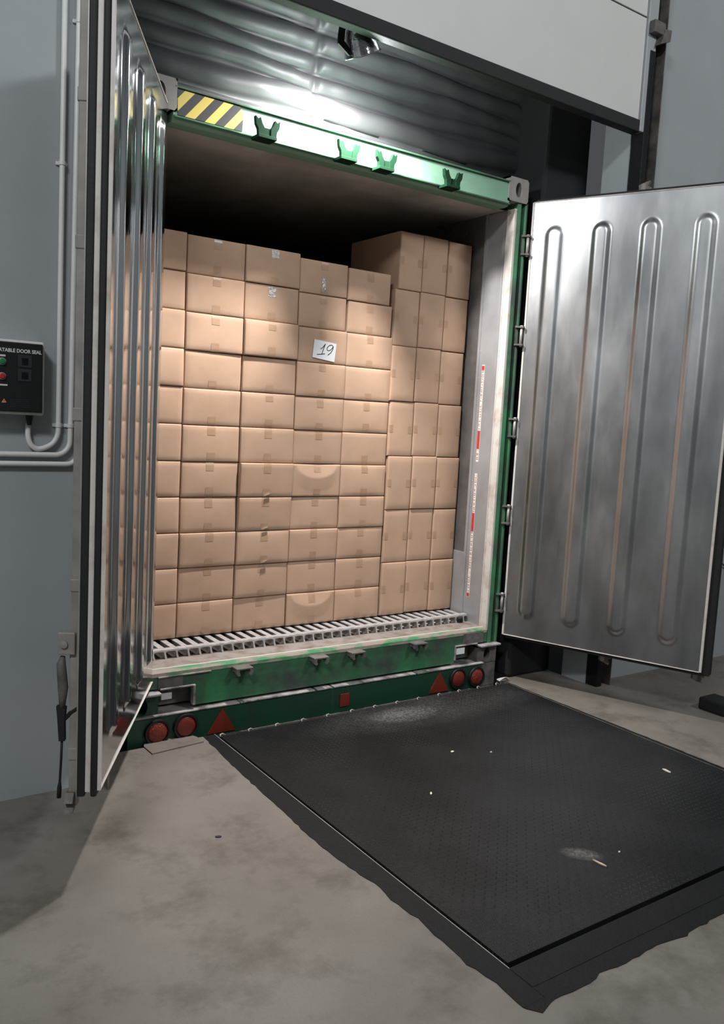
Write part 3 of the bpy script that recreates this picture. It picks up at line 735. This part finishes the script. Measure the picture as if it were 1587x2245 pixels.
stroke([(-0.020, 1.990), (0.005, 1.993), (0.034, 1.998)])
loop = [(0.088+0*i, 0) for i in range(1)]
pts9 = [(0.088, 2.044), (0.078, 2.051), (0.064, 2.049), (0.052, 2.040), (0.045, 2.029), (0.048, 2.019), (0.058, 2.017), (0.070, 2.022), (0.081, 2.033), (0.088, 2.044), (0.085, 2.026), (0.074, 2.008), (0.052, 1.991)]
stroke(pts9)
obj('handwritten_number', bm, M_ink, pl)

UX = [(0.534, 0.725), (0.727, 0.925), (0.927, 1.120)]
UZ = [0.404, 0.743, 1.079, 1.417, 1.756, 2.094, 2.433, 2.777]
ucol = ['left column of upright boxes', 'middle column of upright boxes', 'upright column against the steel wall']
urow = ['bottom', 'second from the bottom', 'third from the bottom', 'middle', 'third from the top', 'second from the top', 'top']
for c, (a, b_) in enumerate(UX):
    for r in range(7):
        lean = [0, 0, 0, -0.008, -0.017, -0.013, -0.008][r]
        dl = 0.012 if (r == 6 and c == 0) else 0.0
        carton('cardboard box on end, %s, %s' % (urow[r], ucol[c]), a+lean+dl, b_+lean+(0.0 if not(c == 0 and r == 4) else -0.004), UZ[r]+(0.003 if c == 1 else 0), UZ[r+1]+(0.003 if c == 1 else 0) - (0.002 if c == 2 else 0),
               0.356+random.uniform(-0.006, 0.006), depth=0.545, upright=True, yaw=random.uniform(-0.008, 0.008), bulge=random.uniform(0.001, 0.004), group='cartons standing on end')
# darker cartons of the row behind, seen over the top
for i, (a, b_, zt_, lab) in enumerate(((-1.12, -0.80, 2.73, 'dark cardboard box in the row behind, peeking over the top left corner of the load'),
                                       (0.02, 0.35, 2.62, 'dark cardboard box in the row behind, in the notch above the flat boxes'),
                                       (-0.47, -0.14, 2.60, 'shaded cardboard box in the row behind the box with the glinting tape'))):
    carton(lab, a, b_, zt_-0.195, zt_, 0.95, tapes=(0, 0), group='cartons in the row behind')
src, _ = carton('brown cardboard box stacked out of sight in the row behind', -1.12, -0.80, 0.402, 0.595, 0.95, tapes=(0, 0), group='hidden cartons in the row behind')
for xo, zt_ in ((0.0, 2.535), (1.14, 2.425), (0.65, 2.405)):
    n_ = 11; st_ = (zt_-0.402)/n_
    for k in range(n_):
        if xo == 0.0 and k == 0: o = src
        else:
            o = src.copy(); COL.objects.link(o)
            for ch in src.children:
                c = ch.copy(); COL.objects.link(c); c.parent = o
        o.location = (src.location.x if o is src else -0.96+xo, 1.15, 0.4035+k*st_); o.scale = (1, 1, st_/0.1952)

# ------------------------------------------------------------------ dock leveller
LV = thing('dock_leveler', 'black tread plate dock leveller in front of the container', 'dock plate', (0.24, -1.1, 0.0))
bm = bmesh.new()
def plate(u, v):
    x = -0.763+2.000*u; y = -2.155+2.045*v
    return (x, y, 0.005)
grid(bm, 8, 8, plate); box(bm, (-0.763, -2.155, -0.06), (1.237, -0.110, 0.0048)); obj('tread_plate', bm, M_tread, LV)
bm = bmesh.new()
rnd = random.Random(3)
def ragged(pts, amp, step=0.03):
    out = []
    for (xa, ya), (xb, yb) in zip(pts[:-1], pts[1:]):
        L_ = math.hypot(xb-xa, yb-ya); n_ = max(1, int(L_/step))
        for i in range(n_):
            t = i/n_; out.append((xa+(xb-xa)*t+rnd.uniform(-amp, amp), ya+(yb-ya)*t+rnd.uniform(-amp, amp)))
    out.append(pts[-1]); return out
left = ragged([(-0.835, -0.062), (-0.860, -0.406), (-0.878, -0.90), (-0.892, -1.287), (-0.878, -1.45), (-0.858, -1.62), (-0.872, -1.70), (-0.858, -1.83), (-0.872, -2.09), (-0.855, -2.20), (-0.862, -2.32)], 0.004)
front = ragged([(-0.862, -2.32), (-0.83, -2.365), (X0, -2.342), (-0.760, -2.338), (-0.612, -2.345), (-0.546, -2.33), (-0.40, -2.34), (-0.268, -2.33), (-0.142, -2.35), (0.10, -2.335), (0.6, -2.34), (1.2, -2.33), (1.34, -2.33)], 0.005)
for poly, inner in ((left, 'x'), (front, 'y')):
    for i in range(len(poly)-1):
        (xa, ya), (xb, yb) = poly[i], poly[i+1]
        if inner == 'x': q = [(xa, ya), (xb, yb), (X0, yb), (X0, ya)]
        else: q = [(xa, ya), (xb, yb), (max(xb, X0), Y0), (max(xa, X0), Y0)]
        if inner == 'y' and xb < X0+0.002: q = [(xa, ya), (xb, yb), (xb, -2.3195), (xa, -2.3195)]
        prism(bm, q, 0.0, 0.0022)
rb = ragged([(1.285, -2.33), (1.28, -1.6), (1.275, -0.9), (1.262, -0.33), (1.262, -0.062)], 0.003)
for i in range(len(rb)-1):
    (xa, ya), (xb, yb) = rb[i], rb[i+1]; prism(bm, [(xa, ya), (xb, yb), (X1, yb), (X1, ya)], 0.0, 0.0022)
obj('painted_surround', bm, M_blkm, LV)
bm = bmesh.new()
box(bm, (X0-0.001, Y0, -0.05), (X0+0.002, EDGE, 0.0035)); obj('steel_angle', bm, M_galv, LV)
bm = bmesh.new(); box(bm, (X0, Y0, -0.05), (X1, Y0+0.003, 0.001)); obj('steel_angle', bm, M_rub, LV)
bm = bmesh.new(); box(bm, (X1-0.004, Y0, -0.05), (X1, EDGE, 0.003)); obj('steel_angle', bm, M_dirty, LV)
bm = bmesh.new(); box(bm, (-0.765, -2.272, 0.0022), (1.25, -2.266, 0.0034)); box(bm, (-0.775, -2.27, 0.0022), (-0.769, -2.175, 0.0034)); obj('weld_line', bm, M_blkm, LV)
for k in range(13):
    x = -0.753+k*0.1585
    if x > 1.23: break
    bm = bmesh.new()
    tube(bm, [(x-0.014, -0.116, 0.006), (x-0.012, -0.106, 0.014), (x+0.004, -0.100, 0.015), (x+0.016, -0.106, 0.008)], 0.0035, 8)
    obj('hinge_lug', bm, M_galv, LV, smooth=True)
# broken kerb blocks at the dock edge
bm = bmesh.new(); prism(bm, [(-1.145, -0.058), (-1.12, -0.002), (-0.90, 0.0), (-0.872, -0.058)], -0.05, 0.006)
prism(bm, [(-1.14, -0.16), (-1.145, -0.058), (-0.872, -0.058), (-0.865, -0.13)], 0.0, 0.006)
tag(obj('kerb_block', bm, M_conc), 'chipped grey concrete lip at the dock edge under the left tail lamps', 'kerb')

# ------------------------------------------------------------------ debris
def blob(name, lab, cat, x, y, L_, w_, ang, m_, z=0.0055, h=0.003, grp=None):
    bm = bmesh.new(); ca, sa = math.cos(ang), math.sin(ang); n_ = 9
    pts = []
    for i in range(n_):
        a = 2*math.pi*i/n_; k = rnd.uniform(0.7, 1.1); px, py = math.cos(a)*L_/2*k, math.sin(a)*w_/2*k
        pts.append((x+px*ca-py*sa, y+px*sa+py*ca))
    prism(bm, pts, z, z+h); return tag(obj(name, bm, m_), lab, cat, grp)
blob('wood_splinter', 'pale wood splinter on the scuffed middle of the black plate', 'splinter', -0.035, -1.905, 0.075, 0.010, -1.45, M_wood, h=0.004)
blob('wood_chip', 'pale leaf-shaped chip near the right edge of the black plate', 'chip', 0.969, -1.483, 0.050, 0.020, -1.7, M_chip)
blob('wood_chip', 'small pale chip on the black plate, the nearer one below the upper middle', 'chip', -0.226, -1.128, 0.024, 0.011, 0.9, M_chip, grp='chips on the plate')
blob('wood_chip', 'small pale chip on the upper middle of the black plate', 'chip', 0.171, -0.810, 0.024, 0.014, 0.2, M_chip, grp='chips on the plate')
blob('wood_chip', 'tiny pale chip right of the upper middle chip', 'chip', 0.345, -0.905, 0.014, 0.010, 0.2, M_chip, grp='chips on the plate')
blob('wood_chip', 'tiny pale chip right of the wood splinter', 'chip', 0.105, -1.885, 0.014, 0.008, 0.2, M_chip, grp='chips on the plate')
blob('bark_scrap', 'small dark scrap on the bare concrete left of the black plate', 'scrap', -1.200, -1.022, 0.030, 0.014, -0.5, M_soot, z=0.0005, h=0.004)
bm = bmesh.new()
box(bm, (1.98, -1.16, 0.0), (2.14, -0.98, 0.075), 0.012)
tag(obj('rubber_block', bm, M_rub), 'black rubber block on the floor at the far right edge', 'block')
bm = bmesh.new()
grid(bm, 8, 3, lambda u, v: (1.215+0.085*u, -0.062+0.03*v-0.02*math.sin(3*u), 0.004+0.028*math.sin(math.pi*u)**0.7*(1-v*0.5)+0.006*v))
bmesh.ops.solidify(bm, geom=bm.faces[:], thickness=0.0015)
tag(obj('daylight_sheet', bm, mat('daylight_white', (0.9, 0.9, 0.9), 0.3)), 'crumpled white sheet standing in for daylight on the corner by the right tail lamp', 'scrap')  # added sheet, stands in for daylight coming through the floor corner gap
bm = bmesh.new(); tube(bm, [(2.90, -0.338, 0.95), (2.97, -0.34, 0.86), (3.05, -0.345, 0.775), (3.15, -0.345, 0.70), (3.30, -0.34, 0.64)], 0.004, 8)
tag(obj('wall_cable', bm, M_rub, smooth=True), 'thin black cable on the grey wall right of the right container door', 'cable')

# ------------------------------------------------------------------ wall conduits and control box
YC = -0.347
def conduit(lab, pts, clips, vertical_clip=True):
    root = thing('conduit', lab, 'pipe', (pts[0][0], YC, min(p[2] for p in pts)), 'conduits on the left wall')
    bm = bmesh.new(); tube(bm, pts, 0.0105, 14); obj('pipe', bm, M_conduit, root, smooth=True)
    for (x, z) in clips:
        bm = bmesh.new(); lathe(bm, [(0.0105, -0.008), (0.0135, -0.007), (0.0135, 0.007), (0.0105, 0.008)], (x, YC, z), (0, 0, 1), 14)
        box(bm, (x-0.022, -0.338, z-0.007), (x+0.022, -0.330, z+0.007), 0.002); obj('pipe_clip', bm, M_white, root)
    return root
def spline(P, n=6):
    out = []
    for i in range(1, len(P)-2):
        p0, p1, p2, p3 = [Vector(p) for p in P[i-1:i+3]]
        for k in range(n):
            t = k/n
            q = 0.5*((2*p1) + (p2-p0)*t + (2*p0-5*p1+4*p2-p3)*t*t + (3*p1-p0-3*p2+p3)*t**3)
            out.append((q.x, YC, q.y))
    return out
conduit('light grey conduit curling in a U bend up from the black control box',
        spline([(-1.759, 1.60), (-1.759, 1.548), (-1.759, 1.50), (-1.748, 1.466), (-1.724, 1.449), (-1.693, 1.455), (-1.663, 1.474), (-1.646, 1.507), (-1.643, 1.55), (-1.643, 1.59)]) + [(-1.643, YC, 1.60), (-1.641, YC, 2.6), (-1.636, YC, 4.2)],
        [(-1.643, 1.545), (-1.641, 2.56)])
conduit('light grey conduit running along the wall and turning up beside the U bend',
        [(-3.2, YC, 1.426), (-1.655, YC, 1.426)] + arc((-1.655, 1.484), 0.058, 270, 360, 8, y=YC)[1:] + [(-1.595, YC, 1.60), (-1.590, YC, 2.4), (-1.578, YC, 4.2)],
        [(-1.597, 1.545), (-1.584, 3.10)])
conduit('lowest light grey conduit, turning up behind the left container door',
        [(-3.2, YC, 1.389), (-1.61, YC, 1.389)] + arc((-1.61, 1.434), 0.045, 270, 360, 8, y=YC)[1:] + [(-1.563, YC, 1.55), (-1.558, YC, 2.4), (-1.550, YC, 4.2)],
        [(-1.565, 1.55)])

B = thing('control_box', 'black control box for the inflatable door seal on the left wall', 'control box', (-1.83, -0.40, 1.585))
bm = bmesh.new(); box(bm, (-1.945, -0.412, 1.582), (-1.715, -0.331, 1.864), 0.008); obj('enclosure', bm, M_conduit, B)
bm = bmesh.new(); box(bm, (-1.936, -0.421, 1.592), (-1.724, -0.411, 1.854), 0.004); fp = obj('front_panel', bm, M_blk, B)
def text(body, x, z, size, m_, parent, y=-0.4215, name='lettering', sx=1.0, bold=0.0):
    cu = bpy.data.curves.new('t', 'FONT'); cu.body = body; cu.size = size; cu.extrude = 0.0004; cu.align_x = 'LEFT'; cu.offset = bold
    to = bpy.data.objects.new('t', cu); COL.objects.link(to)
    dg = bpy.context.evaluated_depsgraph_get(); dg.update()
    me = bpy.data.meshes.new_from_object(to.evaluated_get(dg)); bpy.data.objects.remove(to)
    bm = bmesh.new(); bm.from_mesh(me)
    for v in bm.verts: v.co = Vector((x + v.co.x*sx, y - v.co.z, z + v.co.y))
    return obj(name, bm, m_, parent)
t1 = text('INFLATABLE DOOR SEAL', 0, 1.8165, 0.0185, M_white, fp, bold=0.0006)
wx = max(v.co.x for v in t1.data.vertices)-min(v.co.x for v in t1.data.vertices)
k_ = 0.188/wx
for v in t1.data.vertices: v.co.x *= k_
t1.location.x = (-1.823) - B.location.x - fp.location.x
for zc, m_, nm in ((1.779, M_btng, 'green push button'), (1.724, M_btnr, 'red push button')):
    bm = bmesh.new(); lathe(bm, [(0.014, 0), (0.014, 0.005), (0.011, 0.006)], (-1.872, -0.421, zc), (0, -1, 0), 24)
    bz = obj('button_bezel', bm, M_galv, fp)
    bm = bmesh.new(); lathe(bm, [(0.0105, 0), (0.0105, 0.010), (0.008, 0.012), (0.0001, 0.0125)], (-1.872, -0.421, zc), (0, -1, 0), 24)
    obj('push_button', bm, m_, B, smooth=False)['label'] = nm
bm = bmesh.new(); box(bm, (-1.905, -0.4225, 1.7975), (-1.860, -0.421, 1.8045)); box(bm, (-1.905, -0.4225, 1.6885), (-1.8525, -0.421, 1.6945)); obj('label_strip', bm, M_white, fp)
for zc in (1.785, 1.732):
    bm = bmesh.new(); box(bm, (-1.815, -0.4235, zc-0.023), (-1.765, -0.421, zc+0.023), 0.001); fr = obj('meter', bm, M_scrf, fp)
    bm = bmesh.new(); box(bm, (-1.802, -0.4245, zc-0.014), (-1.778, -0.4234, zc+0.012)); obj('meter_window', bm, M_scr, fr)
bm = bmesh.new(); prism(bm, [(-1.8735, 1.625), (-1.8555, 1.6255), (-1.864, 1.6405)], -0.4222, -0.421, 'y'); wt = obj('warning_triangle', bm, M_tri, fp)
bm = bmesh.new(); prism(bm, [(-1.8655, 1.6275), (-1.8615, 1.6315), (-1.8635, 1.6315), (-1.8625, 1.6365), (-1.8665, 1.6315), (-1.8645, 1.6315)], -0.4226, -0.4221, 'y'); obj('lightning_mark', bm, M_ink, wt)
bm = bmesh.new()
for a in ((-1.850, 1.648, -1.742, 1.6488), (-1.850, 1.602, -1.742, 1.6028), (-1.850, 1.602, -1.8492, 1.648), (-1.7428, 1.602, -1.742, 1.648)):
    box(bm, (a[0], -0.4216, a[1]), (a[2], -0.421, a[3]))
rz = random.Random(5)
for k in range(5):
    x = -1.843; zz = 1.638-k*0.007
    while x < -1.772:
        L_ = rz.uniform(0.003, 0.010); box(bm, (x, -0.4216, zz), (x+L_, -0.421, zz+0.0022)); x += L_+0.002
obj('fine_print', bm, M_scrf, fp)
bm = bmesh.new(); lathe(bm, [(0.0001, 0.03), (0.014, 0.03), (0.014, 0.012), (0.010, -0.004), (0.0085, -0.018), (0.0001, -0.018)], (-1.759, -0.365, 1.560), (0, 0, 1), 16); obj('cable_gland', bm, M_blk, B)

# ------------------------------------------------------------------ dock lamp (its own light with it)
LP = thing('dock_lamp', 'silver floodlight on a bent black bracket under the overhead door', 'lamp', (-0.21, -0.26, 3.33))
bm = bmesh.new()
def ribbon(pts, wd, th=0.004):
    for (xa, za), (xb, zb) in zip(pts[:-1], pts[1:]):
        d = Vector((xb-xa, zb-za)).normalized(); nx, nz = -d.y*th/2, d.x*th/2
        prism(bm, [(xa+nx, za+nz), (xb+nx, zb+nz), (xb-nx, zb-nz), (xa-nx, za-nz)], -0.30, -0.30+wd, 'y')
prism(bm, [(-0.335, 3.56), (-0.350, 3.44), (-0.350, 3.400), (-0.285, 3.362), (-0.262, 3.372), (-0.285, 3.395), (-0.318, 3.42), (-0.305, 3.56)], -0.255, -0.245, 'y')
prism(bm, [(-0.262, 3.56), (-0.252, 3.56), (-0.244, 3.44), (-0.262, 3.43)], -0.24, -0.23, 'y')
obj('bracket', bm, M_blk, LP)
bm = bmesh.new()
AX = Vector((0.50, 0.20, -0.84)).normalized(); CL = Vector((-0.205, -0.232, 3.425))
prof = [(0.004, -0.10), (0.030, -0.095), (0.052, -0.075), (0.066, -0.045), (0.074, -0.01), (0.079, 0.02), (0.083, 0.026), (0.076, 0.024), (0.070, -0.01), (0.060, -0.045), (0.044, -0.07), (0.01, -0.085)]
lathe(bm, [(a*1.12, b_*1.12) for a, b_ in prof], CL, AX, 36)
for v in bm.verts:
    v.co += Vector((rnd.uniform(-1, 1), rnd.uniform(-1, 1), rnd.uniform(-1, 1)))*0.0014
obj('reflector_bowl', bm, M_foil, LP, smooth=True)
bm = bmesh.new(); box(bm, (-0.30, -0.33, 3.50), (-0.10, -0.20, 3.56), 0.01); obj('lamp_mount', bm, M_blk, LP)
lp = light('lamp_light', 'SPOT', (-0.158, -0.210, 3.352), 440, (1.0, 0.965, 0.94), (-0.05, 1.0, 1.0), spot_size=R(150), spot_blend=1.0, shadow_soft_size=0.06)
lp.parent = LP; lp.location = Vector(lp.location) - LP.location
gl = light('lamp_glow', 'POINT', (-0.158, -0.210, 3.355), 30, (0.95, 0.97, 1.0), shadow_soft_size=0.05)
gl.parent = LP; gl.location = Vector(gl.location) - LP.location
